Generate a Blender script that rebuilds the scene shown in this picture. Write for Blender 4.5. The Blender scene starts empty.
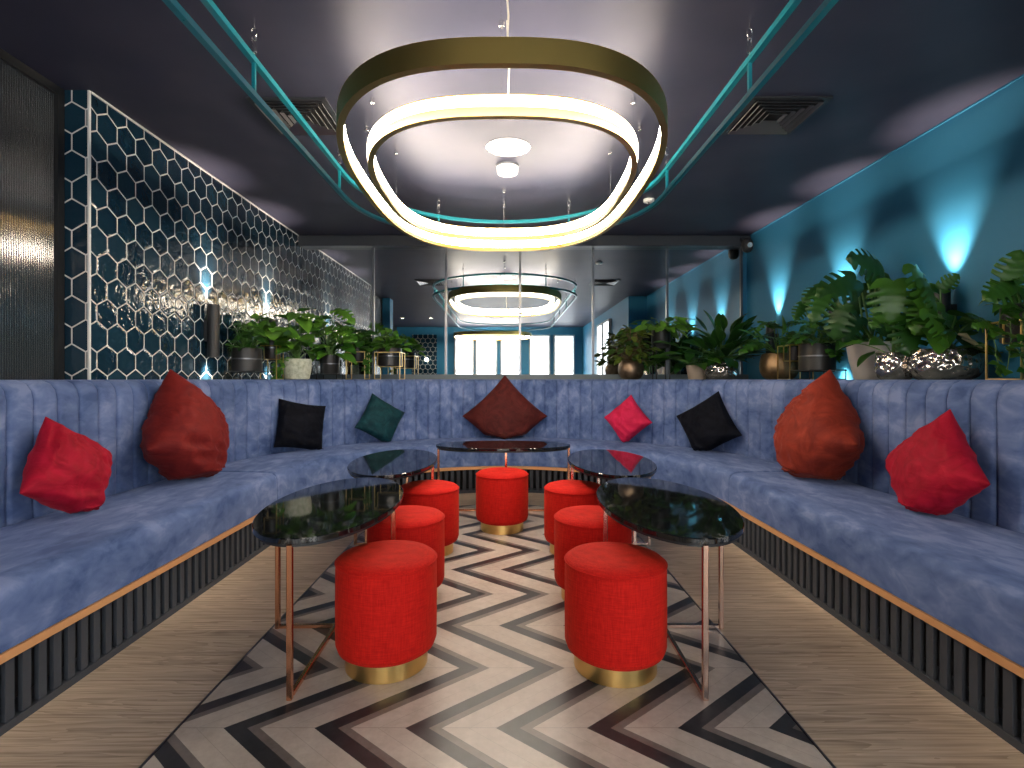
import bpy, math, random
from mathutils import Vector, Matrix, Euler, noise
PI = math.pi
sc = bpy.context.scene
COL = sc.collection
F, CX, CY, CZ = 525.0, 506.0, 379.0, 1.15
ZC = 2.86          # ceiling
YB = 6.35          # mirror wall
XR = 2.91          # right wall
YT = 3.117          # corner where the tiled wall starts
XL = -2.47         # tiled wall
SX, SY = -0.02, 3.72   # centre of the sofa's curve

def W(px, py, Y):
    """a point of the place seen at px,py and Y metres away"""
    return Vector(((px-CX)/F*Y, Y, CZ-(py-CY)/F*Y))

# ------------------------------------------------------------------ materials
MATS = {}
class NT:
    def __init__(s, name):
        m = bpy.data.materials.new(name); m.use_nodes = True
        s.m = m; s.n = m.node_tree.nodes; s.l = m.node_tree.links
        s.b = s.n['Principled BSDF']; s.out = s.n['Material Output']
        MATS[name] = m
    def node(s, t, **kw):
        n = s.n.new(t)
        for k, v in kw.items(): setattr(n, k, v)
        return n
    def link(s, a, b): s.l.new(a, b)
    def math(s, op, a, b=None, c=None):
        n = s.n.new('ShaderNodeMath'); n.operation = op
        for i, v in enumerate((a, b, c)):
            if v is None: continue
            if isinstance(v, (int, float)): n.inputs[i].default_value = v
            else: s.l.new(v, n.inputs[i])
        return n.outputs[0]
    def pos(s):
        g = s.n.new('ShaderNodeNewGeometry')
        x = s.n.new('ShaderNodeSeparateXYZ'); s.l.new(g.outputs['Position'], x.inputs[0])
        return g.outputs['Position'], x.outputs[0], x.outputs[1], x.outputs[2]
    def obj(s):
        return s.n.new('ShaderNodeTexCoord').outputs['Object']
    def xyz(s, x, y, z):
        c = s.n.new('ShaderNodeCombineXYZ')
        for i, v in enumerate((x, y, z)):
            if isinstance(v, (int, float)): c.inputs[i].default_value = v
            else: s.l.new(v, c.inputs[i])
        return c.outputs[0]
    def mapping(s, vec, scale=(1,1,1), rot=(0,0,0), loc=(0,0,0)):
        m = s.n.new('ShaderNodeMapping'); s.l.new(vec, m.inputs[0])
        m.inputs['Scale'].default_value = scale; m.inputs['Rotation'].default_value = rot; m.inputs['Location'].default_value = loc
        return m.outputs[0]
    def noise(s, vec, scale, detail=3, rough=.5, dist=0):
        n = s.n.new('ShaderNodeTexNoise'); s.l.new(vec, n.inputs['Vector'])
        n.inputs['Scale'].default_value = scale; n.inputs['Detail'].default_value = detail
        n.inputs['Roughness'].default_value = rough; n.inputs['Distortion'].default_value = dist
        return n.outputs['Fac']
    def ramp(s, fac, stops, interp='LINEAR'):
        r = s.n.new('ShaderNodeValToRGB'); s.l.new(fac, r.inputs[0])
        cr = r.color_ramp; cr.interpolation = interp
        while len(cr.elements) < len(stops): cr.elements.new(0.5)
        for e, (p, c) in zip(cr.elements, stops):
            e.position = p
            e.color = (c, c, c, 1) if isinstance(c, (int, float)) else (*c, 1)
        return r.outputs[0]
    def mix(s, fac, a, b):
        n = s.n.new('ShaderNodeMix'); n.data_type = 'RGBA'
        for i, v in ((0, fac), (6, a), (7, b)):
            if isinstance(v, (int, float)): n.inputs[i].default_value = v
            elif isinstance(v, tuple): n.inputs[i].default_value = (*v, 1)
            else: s.l.new(v, n.inputs[i])
        return n.outputs[2]
    def bump(s, h, strength=.3, dist=.01):
        b = s.n.new('ShaderNodeBump'); b.inputs['Strength'].default_value = strength; b.inputs['Distance'].default_value = dist
        s.l.new(h, b.inputs['Height']); s.l.new(b.outputs[0], s.b.inputs['Normal'])
    def set(s, **kw):
        for k, v in kw.items():
            k = {'base':'Base Color','rough':'Roughness','metal':'Metallic','spec':'Specular IOR Level','sheen':'Sheen Weight',
                 'sheen_rough':'Sheen Roughness','coat':'Coat Weight','emit':'Emission Color','emit_s':'Emission Strength','trans':'Transmission Weight','ior':'IOR'}.get(k, k)
            if hasattr(v, 'links') or isinstance(v, bpy.types.NodeSocket): s.l.new(v, s.b.inputs[k])
            elif isinstance(v, tuple): s.b.inputs[k].default_value = (*v, 1) if len(v) == 3 else v
            else: s.b.inputs[k].default_value = v
        return s

def plain(name, base, rough=.5, metal=0, **kw):
    t = NT(name); t.set(base=base, rough=rough, metal=metal, **kw)
    v = t.noise(t.obj(), 35, 3)
    t.set(rough=t.math('ADD', t.math('MULTIPLY', t.math('SUBTRACT', v, .5), .12), rough))
    return t.m

def emit(name, col, s):
    t = NT(name); t.set(base=(.8,.8,.8), emit=col, emit_s=s); return t.m

def make_mats():
    # velvet of the banquette
    t = NT('blue_velvet'); P, x, y, z = t.pos()
    n1 = t.noise(t.mapping(P, (2.0, .9, 1.6), (.3, .2, .5)), 3.0, 4, .55, .7)
    n2 = t.noise(t.mapping(P, (1.8, .8, 1.2), (.2, .6, .9)), 9, 3, .6, .5)
    f = t.math('ADD', t.math('MULTIPLY', n1, .55), t.math('MULTIPLY', n2, .45))
    c = t.ramp(f, [(.38, (.045, .082, .20)), (.47, (.082, .128, .275)), (.53, (.104, .155, .315)), (.62, (.175, .228, .41))])
    t.set(base=c, rough=.75, spec=.2, sheen=.25, sheen_rough=.4)
    b = t.node('ShaderNodeRGB'); t.b.inputs['Sheen Tint'].default_value = (.5, .6, 1, 1)
    t.bump(t.noise(P, 160, 2), .25, .002)
    # velvet cushions
    def velvet(name, a, b, sheen=.3):
        t = NT(name); o = t.obj()
        f = t.noise(o, 7, 4, .6, 1.5)
        t.set(base=t.ramp(f, [(.35, a), (.65, b)]), rough=.7, spec=.15 if sheen > .13 else .05, sheen=sheen*.7, sheen_rough=.35)
        t.b.inputs['Sheen Tint'].default_value = (*[min(1, k*2+.15) for k in b], 1)
        w = t.noise(t.mapping(o, (3, 3, 9), (.3, .5, .2)), 2.2, 3, .55, .8)
        t.bump(w, .35, .02)
    velvet('red_velvet', (.25, .003, .014), (.40, .007, .028))
    velvet('pink_red_velvet', (.46, .010, .05), (.62, .020, .085))
    velvet('rust_velvet', (.155, .018, .010), (.25, .032, .016))
    velvet('brick_velvet', (.115, .008, .008), (.18, .015, .012))
    velvet('maroon_velvet', (.052, .008, .007), (.092, .014, .012))
    velvet('black_velvet', (.003, .0035, .006), (.008, .009, .014), .04)
    velvet('teal_velvet', (.003, .024, .032), (.008, .055, .065), .15)
    # ottoman cloth
    t = NT('red_cloth'); o = t.obj()
    w = t.math('ADD', t.noise(t.mapping(o, (1, 1, 14)), 22, 2), t.noise(t.mapping(o, (9, 9, 1)), 22, 2))
    c = t.ramp(t.math('MULTIPLY', w, .5), [(.35, (.36, .005, .004)), (.65, (.56, .013, .008))])
    t.set(base=c, rough=.8, spec=.12, sheen=.12, sheen_rough=.5); t.b.inputs['Sheen Tint'].default_value = (1, .22, .08, 1)
    t.bump(w, .3, .004)
    # black marble
    t = NT('black_marble'); o = t.obj()
    n = t.noise(o, 3.2, 6, .6, 1.6)
    v = t.math('ABSOLUTE', t.math('SUBTRACT', n, .5))
    n3 = t.noise(o, 2.3, 2)
    m = t.math('MULTIPLY', t.ramp(v, [(0, 1.0), (.012, .25), (.03, 0)]), t.ramp(n3, [(.45, 0.0), (.62, 1.0)]))
    t.set(base=t.mix(m, (.006, .007, .008), (.17, .17, .165)), rough=.04, spec=.6)
    # metals
    def metal(name, c, r, **kw):
        t = NT(name); v = t.noise(t.mapping(t.obj(), (1, 1, .2)), 60, 2)
        t.set(base=c, metal=1, rough=t.math('ADD', t.math('MULTIPLY', v, .12), r-.06))
    metal('copper', (.86, .43, .26), .2); metal('copper_lit', (.84, .60, .50), .2)  # second copper: same metal, the light's pale rose tint put into its colour
    metal('brass', (.80, .56, .22), .3); metal('brushed_gold', (.78, .54, .20), .34); metal('bronze_gold', (.50, .36, .11), .4)
    metal('steel', (.75, .75, .75), .25); metal('dark_steel', (.16, .17, .19), .35)
    plain('matte_black', (.012, .013, .015), .5); plain('black_pot', (.010, .0098, .0102), .42, 0, spec=.5)
    plain('slat_charcoal', (.040, .046, .058), .6); plain('void_black', (.006, .006, .008), .8)
    plain('white_plastic', (.85, .84, .82), .4); plain('soil', (.03, .02, .012), .95)
    plain('oak_trim', (.60, .30, .13), .4); plain('rail_teal', (.004, .20, .25), .3, 0, spec=.6)
    plain('header_black', (.035, .040, .050), .35); plain('shelf_grey', (.10, .13, .15), .45)
    plain('grey_pot', (.36, .335, .32), .65); plain('pale_pot', (.42, .46, .38), .7); plain('beige_pot', (.42, .34, .27), .6)
    plain('window_frame', (.62, .62, .60), .5); plain('white_trim', (.75, .74, .72), .5)
    plain('teal_wall', (.026, .175, .310), .5, 0, spec=.35); plain('dark_wall', (.02, .025, .03), .5)
    plain('vent_dark', (.03, .033, .04), .4); plain('vent_metal', (.30, .28, .27), .35, 1)
    plain('cream_cord', (.8, .74, .62), .5)
    # ceiling
    t = NT('ceiling_navy'); P, x, y, z = t.pos()
    n = t.noise(P, 2.5, 4); t.set(base=t.ramp(n, [(.3, (.032, .035, .062)), (.7, (.048, .049, .080))]), rough=.48, spec=.26)
    # hammered silver and old bronze
    for name, c, sc_, r in (('hammered_silver', (.62, .58, .54), 26, .16), ('old_bronze', (.30, .20, .11), 15, .48), ('brown_glaze', (.28, .20, .14), 13, .5)):
        t = NT(name); o = t.obj()
        v = t.node('ShaderNodeTexVoronoi', feature='SMOOTH_F1'); t.link(o, v.inputs['Vector']); v.inputs['Scale'].default_value = sc_
        n = t.noise(o, 9, 4)
        t.set(base=t.mix(t.ramp(n, [(.4, 0.), (.65, 1.)]), c, tuple(k*.45 for k in c)), metal=.95, rough=r)
        t.bump(v.outputs['Distance'], .8 if name == 'hammered_silver' else .3, .03)
    t = NT('pale_textured'); o = t.obj()
    n = t.noise(o, 28, 4, .7); t.set(base=t.ramp(n, [(.3, (.26, .30, .22)), (.6, (.50, .53, .44))]), rough=.75); t.bump(n, .6, .01)
    # hexagon tiles
    def hexmat(name, axis):
        t = NT(name); P, x, y, z = t.pos()
        u = y if axis == 'y' else x
        wd = .1655
        px = t.math('DIVIDE', t.math('ADD', u, 20.0 if axis == 'y' else 20.03), wd); pz = t.math('DIVIDE', t.math('ADD', z, 10.06), wd)
        R = math.sqrt(3)
        ax = t.math('SUBTRACT', t.math('MODULO', px, 1.0), .5); az = t.math('SUBTRACT', t.math('MODULO', pz, R), R/2)
        bx = t.math('SUBTRACT', t.math('MODULO', t.math('ADD', px, .5), 1.0), .5); bz = t.math('SUBTRACT', t.math('MODULO', t.math('ADD', pz, R/2), R), R/2)
        la = t.math('ADD', t.math('MULTIPLY', ax, ax), t.math('MULTIPLY', az, az)); lb = t.math('ADD', t.math('MULTIPLY', bx, bx), t.math('MULTIPLY', bz, bz))
        sel = t.math('LESS_THAN', la, lb)
        inv = t.math('SUBTRACT', 1.0, sel)
        gx = t.math('ADD', t.math('MULTIPLY', ax, sel), t.math('MULTIPLY', bx, inv)); gz = t.math('ADD', t.math('MULTIPLY', az, sel), t.math('MULTIPLY', bz, inv))
        agx = t.math('ABSOLUTE', gx); agz = t.math('ABSOLUTE', gz)
        d = t.math('MAXIMUM', agx, t.math('ADD', t.math('MULTIPLY', agx, .5), t.math('MULTIPLY', agz, .866)))
        e = t.math('SUBTRACT', .5, d)
        g = t.math('LESS_THAN', e, .026)
        cid = t.xyz(t.math('SUBTRACT', px, gx), t.math('SUBTRACT', pz, gz), 0.)
        wn = t.node('ShaderNodeTexWhiteNoise'); wn.noise_dimensions = '3D'
        rid = t.node('ShaderNodeVectorMath'); rid.operation = 'SNAP'; t.link(cid, rid.inputs[0]); rid.inputs[1].default_value = (.25, .25, .25)
        t.link(rid.outputs[0], wn.inputs[0])
        tile = t.mix(wn.outputs[0], (.004, .019, .036), (.011, .037, .060))
        t.set(base=t.mix(g, tile, (.62, .60, .56)), rough=t.math('ADD', .08, t.math('MULTIPLY', g, .6)), spec=.42)
        nn = t.noise(P, 17, 2, .5, .6)
        tl = t.node('ShaderNodeVectorMath'); tl.operation = 'SUBTRACT'; t.link(wn.outputs[1], tl.inputs[0]); tl.inputs[1].default_value = (.5, .5, .5)
        ts = t.node('ShaderNodeSeparateXYZ'); t.link(tl.outputs[0], ts.inputs[0])
        tilt = t.math('ADD', t.math('MULTIPLY', gx, ts.outputs[0]), t.math('MULTIPLY', gz, ts.outputs[1]))
        h = t.math('ADD', t.math('MULTIPLY', nn, 1.0), t.math('ADD', t.math('MULTIPLY', tilt, .5), t.math('MULTIPLY', t.math('MINIMUM', e, .08), 6.0)))
        t.bump(h, .22, .018)
    hexmat('hex_tile', 'y'); hexmat('hex_tile_front', 'x')
    # wood floor
    t = NT('oak_floor'); P, x, y, z = t.pos()
    pl = t.math('FLOOR', t.math('DIVIDE', t.math('ADD', y, 9.), .2))
    off = t.math('MULTIPLY', pl, 3.71)
    v = t.xyz(t.math('ADD', t.math('MULTIPLY', x, .55), off), t.math('ADD', t.math('MULTIPLY', y, 5.5), off), 0.)
    n1 = t.noise(v, 2.2, 3, .5, .6)
    rings = t.math('FRACT', t.math('MULTIPLY', n1, 9.))
    v2 = t.xyz(t.math('ADD', x, off), t.math('MULTIPLY', y, 46.), 0.)
    n2 = t.noise(v2, 1.6, 4, .6)
    f = t.math('ADD', t.math('MULTIPLY', n2, .72), t.math('ADD', t.math('MULTIPLY', rings, .16), t.math('MULTIPLY', n1, .14)))
    c = t.ramp(f, [(.34, (.31, .228, .156)), (.5, (.51, .39, .283)), (.66, (.66, .52, .39))])
    wn = t.node('ShaderNodeTexWhiteNoise'); wn.noise_dimensions = '1D'; t.link(pl, wn.inputs['W'])
    br = t.math('ADD', .86, t.math('MULTIPLY', wn.outputs[0], .24))
    seam = t.math('LESS_THAN', t.math('FRACT', t.math('DIVIDE', t.math('ADD', y, 9.), .2)), .012)
    br = t.math('MULTIPLY', br, t.math('SUBTRACT', 1., t.math('MULTIPLY', seam, .35)))
    mx = t.node('ShaderNodeVectorMath'); mx.operation = 'SCALE'; t.link(c, mx.inputs[0]); t.link(br, mx.inputs['Scale'])
    t.set(base=mx.outputs[0], rough=.42, spec=.35); t.bump(f, .12, .003)
    # zigzag inlay
    t = NT('zigzag_floor'); P, x, y, z = t.pos()
    ph = t.math('FRACT', t.math('DIVIDE', t.math('ADD', y, 7.15-1.70), .7175))
    tri = t.math('SUBTRACT', 1., t.math('ABSOLUTE', t.math('SUBTRACT', t.math('MULTIPLY', ph, 2.), 1.)))
    u = t.math('SUBTRACT', t.math('ADD', x, 6.0+.003), t.math('MULTIPLY', tri, .445))
    um = t.math('MODULO', u, .2985)
    blk = t.math('LESS_THAN', um, .078); gry = t.math('LESS_THAN', um, .120)
    n = t.noise(P, 6, 5, .65); n2 = t.noise(P, 30, 4, .7)
    nn = t.math('ADD', t.math('MULTIPLY', n, .6), t.math('MULTIPLY', n2, .4))
    beige = t.ramp(nn, [(.35, (.40, .34, .285)), (.65, (.54, .475, .41))])
    # tile joints: across each arm and down the middle of the beige stripe
    j1 = t.math('LESS_THAN', t.math('ABSOLUTE', t.math('SUBTRACT', um, .21)), .0012)
    j2 = t.math('LESS_THAN', t.math('FRACT', t.math('MULTIPLY', ph, 2.)), .010)
    j = t.math('MINIMUM', 1., t.math('ADD', j1, j2))
    beige = t.mix(t.math('MULTIPLY', j, .45), beige, (.20, .17, .15))
    grey = t.ramp(nn, [(.35, (.125, .105, .092)), (.65, (.20, .172, .155))])
    black = t.ramp(nn, [(.35, (.014, .015, .017)), (.68, (.045, .046, .05))])
    t.set(base=t.mix(blk, t.mix(gry, beige, grey), black), rough=.33, spec=.4); t.bump(nn, .06, .003)
    # leaves
    for name, a, b in (('leaf_dark', (.007, .036, .008), (.026, .095, .014)), ('leaf_mid', (.014, .068, .009), (.055, .165, .018)),
                       ('leaf_light', (.034, .135, .013), (.125, .29, .03)), ('leaf_croton', (.02, .07, .012), (.12, .15, .02))):
        t = NT(name); g = t.node('ShaderNodeNewGeometry'); P = g.outputs['Position']
        f = t.math('ADD', t.math('MULTIPLY', g.outputs['Random Per Island'], .7), t.math('MULTIPLY', t.noise(P, 14, 3), .3))
        c = t.ramp(f, [(.15, a), (.8, b)])
        t.set(base=c, rough=.36, spec=.42)
        tr = t.node('ShaderNodeBsdfTranslucent'); t.link(c, tr.inputs[0])
        ms = t.node('ShaderNodeMixShader'); ms.inputs[0].default_value = .2
        t.link(t.b.outputs[0], ms.inputs[1]); t.link(tr.outputs[0], ms.inputs[2]); t.link(ms.outputs[0], t.out.inputs[0])
    plain('stem_green', (.07, .16, .03), .5); plain('stem_brown', (.10, .07, .035), .7)
    plain('dry_sheath', (.62, .55, .32), .6)
    # glass and mirror
    t = NT('mirror_glass'); t.set(base=(.72, .76, .78), metal=1, rough=.012)
    t = NT('fluted_glass'); t.set(base=(.030, .036, .040), rough=.10, spec=.6, trans=.25, ior=1.5)
    emit('led_warm', (1.0, .86, .70), 44.0)
    emit('led_soft', (1.0, .84, .62), 5.0)
    emit('panel_white', (1.0, .95, .9), 1.1)
    emit('daylight_pane', (.93, .97, 1.0), 4.5)
    emit('lamp_globe', (1.0, .85, .62), 14.0)

make_mats()
M = MATS

# ------------------------------------------------------------------ mesh helpers
class MB:
    def __init__(s): s.v = []; s.f = []
    def add(s, vs, fs):
        o = len(s.v); s.v += [tuple(p) for p in vs]; s.f += [tuple(i+o for i in f) for f in fs]; return s
    def box(s, a, b, M_=None):
        (x0,y0,z0),(x1,y1,z1) = a, b
        vs = [Vector(p) for p in ((x0,y0,z0),(x1,y0,z0),(x1,y1,z0),(x0,y1,z0),(x0,y0,z1),(x1,y0,z1),(x1,y1,z1),(x0,y1,z1))]
        if M_: vs = [M_ @ p for p in vs]
        return s.add(vs, [(0,3,2,1),(4,5,6,7),(0,1,5,4),(1,2,6,5),(2,3,7,6),(3,0,4,7)])
    def bbox(s, a, b, r=.004):
        """box with chamfered edges"""
        (x0,y0,z0),(x1,y1,z1) = a, b
        ring = lambda i, z: [(x0+i+r,y0+i,z),(x1-i-r,y0+i,z),(x1-i,y0+i+r,z),(x1-i,y1-i-r,z),(x1-i-r,y1-i,z),(x0+i+r,y1-i,z),(x0+i,y1-i-r,z),(x0+i,y0+i+r,z)]
        return s.loft([ring(r, z0), ring(0, z0+r), ring(0, z1-r), ring(r, z1)], caps=True)
    def loft(s, rings, caps=False, closed=True):
        n = len(rings[0]); vs = [p for r in rings for p in r]; fs = []
        for k in range(len(rings)-1):
            for i in range(n if closed else n-1):
                j = (i+1) % n
                fs.append((k*n+i, k*n+j, (k+1)*n+j, (k+1)*n+i))
        if caps:
            fs.append(tuple(reversed(range(n)))); fs.append(tuple((len(rings)-1)*n+i for i in range(n)))
        return s.add(vs, fs)
    def lathe(s, prof, c=(0,0,0), seg=40, caps=True):
        rings = [[(c[0]+r*math.cos(2*PI*i/seg), c[1]+r*math.sin(2*PI*i/seg), c[2]+z) for i in range(seg)] for r, z in prof]
        return s.loft(rings, caps)
    def tube(s, pts, r, seg=8, caps=True, closed=False, square=False):
        pts = [Vector(p) for p in pts]; rings = []; n = len(pts)
        up = Vector((0,0,1)); prev = None
        for i, p in enumerate(pts):
            if closed: t = pts[(i+1) % n]-pts[i-1]
            else: t = pts[min(i+1, n-1)]-pts[max(i-1, 0)]
            t.normalize()
            ref = prev if prev is not None else (Vector((1,0,0)) if abs(t.z) > .9 else up)
            a = ref - t*ref.dot(t)
            if a.length < 1e-4: a = Vector((1,0,0)) - t*t.x
            a.normalize(); b = t.cross(a); prev = a
            rr = r[i] if isinstance(r, (list, tuple)) else r
            if square: rings.append([p+a*rr*k+b*rr*m for k, m in ((1,1),(-1,1),(-1,-1),(1,-1))])
            else: rings.append([p+(a*math.cos(2*PI*j/seg)+b*math.sin(2*PI*j/seg))*rr for j in range(seg)])
        if closed: rings.append(rings[0]); return s.loft(rings)
        return s.loft(rings, caps)
    def build(s, name, mat, parent=None, smooth=35, world=False, loc=None):
        vs = s.v
        if world and parent is not None:
            L = parent.location.copy(); q = parent
            while q.parent: q = q.parent; L += q.location
            vs = [tuple(Vector(p)-L) for p in vs]
        if loc is not None and parent is None: vs = [tuple(Vector(p)-Vector(loc)) for p in vs]
        me = bpy.data.meshes.new(name); me.from_pydata(vs, [], s.f); me.validate()
        if isinstance(mat, str): mat = M[mat]
        me.materials.append(mat)
        if smooth:
            me.shade_smooth(); me.set_sharp_from_angle(angle=math.radians(smooth))
        o = bpy.data.objects.new(name, me); COL.objects.link(o)
        if parent is not None: o.parent = parent
        if loc is not None and parent is None: o.location = loc
        return o

def tag(o, label, cat, group=None):
    o['label'] = label; o['category'] = cat
    if group: o['group'] = group
    return o
def thing(name, label, cat, loc=(0,0,0), rz=0, group=None):
    o = bpy.data.objects.new(name, None); COL.objects.link(o); o.empty_display_size = .1
    o.location = loc; o.rotation_euler = (0,0,rz)
    return tag(o, label, cat, group)
def struct(o): o['kind'] = 'structure'; return o
def kids(o): return [c for c in list(COL.objects) if c.parent is o]
def dup(root, label, loc=None, rz=None):
    def cp(o, par):
        c = o.copy(); COL.objects.link(c)
        if par is not None: c.parent = par
        for ch in kids(o): cp(ch, c)
        return c
    r = cp(root, None); r['label'] = label
    if loc is not None: r.location = loc
    if rz is not None: r.rotation_euler = (0,0,rz)
    return r
def lamp(kind, name, loc, energy, color, parent=None, rot=(0,0,0), **kw):
    l = bpy.data.lights.new(name, kind); l.energy = energy; l.color = color
    for k, v in kw.items(): setattr(l, k, v)
    o = bpy.data.objects.new(name, l); COL.objects.link(o); o.location = loc; o.rotation_euler = rot
    if parent is not None: o.parent = parent
    return o

# ------------------------------------------------------------------ room shell
def quadbox(name, a, b, mat): return struct(MB().box(a, b).build(name, mat, smooth=0))
YR = -4.6; XA = -3.6; XS = 2.53
fl = quadbox('floor', (XA-.1, YR-.1, -.1), (XR+.1, YB+.1, 0), 'oak_floor')
# zigzag inlay: long strip with a rounded far end
IX, IW, IY = -.055, 1.02, 3.78
out = [(IX-IW, -3.), (IX+IW, -3.)] + [(IX+IW*math.cos(a), IY+IW*math.sin(a)) for a in [PI*i/48 for i in range(49)]]
mb = MB(); n = len(out)
mb.add([(x, y, .003) for x, y in out]+[(x, y, 0) for x, y in out], [tuple(range(n))]+[(i, i+n, (i+1)%n+n, (i+1)%n) for i in range(n)])
o = mb.build('chevron_inlay', 'zigzag_floor', fl, smooth=0)
edge = [(IX-IW-.004, -3., .003)] + [(IX+(IW+.004)*math.cos(a), IY+(IW+.004)*math.sin(a), .003) for a in [PI-PI*i/48 for i in range(49)]] + [(IX+IW+.004, -3., .003)]
MB().tube(edge, .0032, square=True).build('edge_strip', 'dark_steel', fl, smooth=0)
quadbox('ceiling', (XA-.1, YR-.1, ZC), (XR+.1, YB+.1, ZC+.1), 'ceiling_navy')
quadbox('wall_right', (XR, 1.8, 0), (XR+.1, YB+.1, ZC), 'teal_wall')
quadbox('wall_back', (XL-.2, YB+.012, 0), (XR+.1, YB+.1, ZC), 'dark_wall')
quadbox('wall_left', (XL-.13, YT, 0), (XL, YB+.1, ZC), 'hex_tile')
quadbox('wall_left_return', (XL-.165, YT-.01, 0), (XL+.001, YT-.0005, ZC), 'hex_tile_front')
struct(MB().tube([(XL+.002, YT-.008, 1.1), (XL+.002, YT-.008, ZC-.002)], .006, square=True).build('trim_1', 'white_trim', smooth=0))
# pale bead along the head of the tiled wall and of the right wall
struct(MB().box((XL, YT, ZC-.012), (XL+.010, 6.25, ZC-.001)).build('trim_2', 'white_trim', smooth=0))
struct(MB().box((XR-.012, 1.8, ZC-.010), (XR, 6.25, ZC-.001)).build('trim_3', 'teal_wall', smooth=0))
# ceiling header over the mirrors, kerb under them
struct(MB().bbox((XL, 6.24, 2.735), (XR, YB+.01, ZC-.001), .006).build('trim_4', 'header_black', smooth=0))
struct(MB().box((XL, 6.30, 1.14), (XR, YB+.012, 1.205)).build('trim_5', 'shelf_grey', smooth=0))
# wide shelf behind the backrest
def upt(kind, t, d):
    R = 1.6+d
    if kind == 'left': return Vector((SX-R, t, 0))
    if kind == 'right': return Vector((SX+R, t, 0))
    return Vector((SX+R*math.cos(t), SY+R*math.sin(t), 0))
Y0 = .9
mb = MB(); prs = []
prs.append(((SX-2.425, Y0), (XL, Y0))); 
arc = [PI-PI*i/60 for i in range(61)]
for a in arc:
    c, s = math.cos(a), math.sin(a)
    k = 1e9
    if c < -1e-6: k = min(k, (XL-SX)/c)
    if c > 1e-6: k = min(k, (XR-SX)/c)
    if s > 1e-6: k = min(k, (YB-.05-SY)/s)
    prs.append(((SX+2.425*c, SY+2.425*s), (SX+k*c, SY+k*s)))
prs.append(((SX+2.425, 1.8), (XR, 1.8)))
rings = [[(p[0], p[1], 1.10), (p[0], p[1], 1.142), (q[0], q[1], 1.142), (q[0], q[1], 1.10)] for p, q in prs]
struct(mb.loft(rings, caps=True).build('trim_6', 'shelf_grey', smooth=0))
# right wall step and window reveal behind the camera
quadbox('wall_right_front', (XS, YR, 0), (XS+.1, 1.8, ZC), 'teal_wall')
quadbox('wall_right_step', (XS, 1.8, 0), (XR+.1, 1.801+.05, ZC), 'teal_wall')
quadbox('wall_front', (XA, YR-.1, 0), (XS+.1, YR, ZC), 'teal_wall')
quadbox('wall_left_front', (XA-.1, YR, 0), (XA, YB, ZC), 'dark_wall')
quadbox('wall_front_tiled', (-3.1, YR, 0), (-2.28, YR+.02, ZC-.25), 'hex_tile_front')
struct(MB().bbox((-2.68, 1.3, 0), (-2.45, 1.6, ZC-.001), .004).build('wall_pillar', 'teal_wall', smooth=0))

# windows of the far end of the room (seen in the mirror) and of the right side
def window(idx, a0, a1, side):
    z0, z1 = .12, 2.6
    if side == 'front':
        p = lambda u, d, z: (u, YR+d, z)
    else:
        p = lambda u, d, z: (XS-d, u, z)
    w = MB(); 
    def bx(u0, u1, d0, d1, za, zb):
        A, B = p(u0, d0, za), p(u1, d1, zb)
        w.box(tuple(min(i, j) for i, j in zip(A, B)), tuple(max(i, j) for i, j in zip(A, B)))
    bx(a0-.05, a0, 0, .07, z0, z1); bx(a1, a1+.05, 0, .07, z0, z1)
    bx(a0, a1, 0, .07, z1-.05, z1); bx(a0, a1, 0, .07, z0, z0+.06); bx(a0, a1, .01, .05, 1.42, 1.45)
    fr = struct(w.build('window_%d' % idx, 'window_frame', smooth=0))
    w = MB(); A, B = p(a0, .01, z0), p(a1, .02, z1); w.box(tuple(min(i, j) for i, j in zip(A, B)), tuple(max(i, j) for i, j in zip(A, B)))
    w.build('pane', 'daylight_pane', fr, smooth=0)
for i, (a, b) in enumerate(((-1.64, -1.1), (-.95, -.34), (-.13, .43), (.81, 1.40), (1.62, 2.2))): window(i+1, a, b, 'front')
for i, (a, b) in enumerate(((-1.5, -.85), (-.6, .05))): window(i+6, a, b, 'right')

# mirror panels and the metal strips between them
edges = [XL, -1.603, -.726, .169, 1.052, 1.947, 2.842]
nm = ['touching the tiled wall', 'second from the tiled wall', 'just left of the centre', 'just right of the centre', 'second from the blue wall', 'nearest the blue wall']
for i in range(6):
    o = MB().box((edges[i]+.003, YB-.006, 1.206), (edges[i+1]-.003, YB+.006, 2.734)).build('mirror_panel', 'mirror_glass', smooth=0, loc=((edges[i]+edges[i+1])/2, YB, 1.206))
    tag(o, 'tall wall mirror panel above the sofa back, ' + nm[i], 'mirror', 'mirror panels of the back wall')
for i, e in enumerate(edges[1:]):
    struct(MB().box((e-.013, YB-.022, 1.206), (e+.013, YB-.0065, 2.734)).build('trim_%d' % (7+i), 'dark_steel', smooth=0))
struct(MB().box((2.856, YB-.006, 1.206), (XR, YB+.006, 2.734)).build('trim_13', 'teal_wall', smooth=0))

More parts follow.
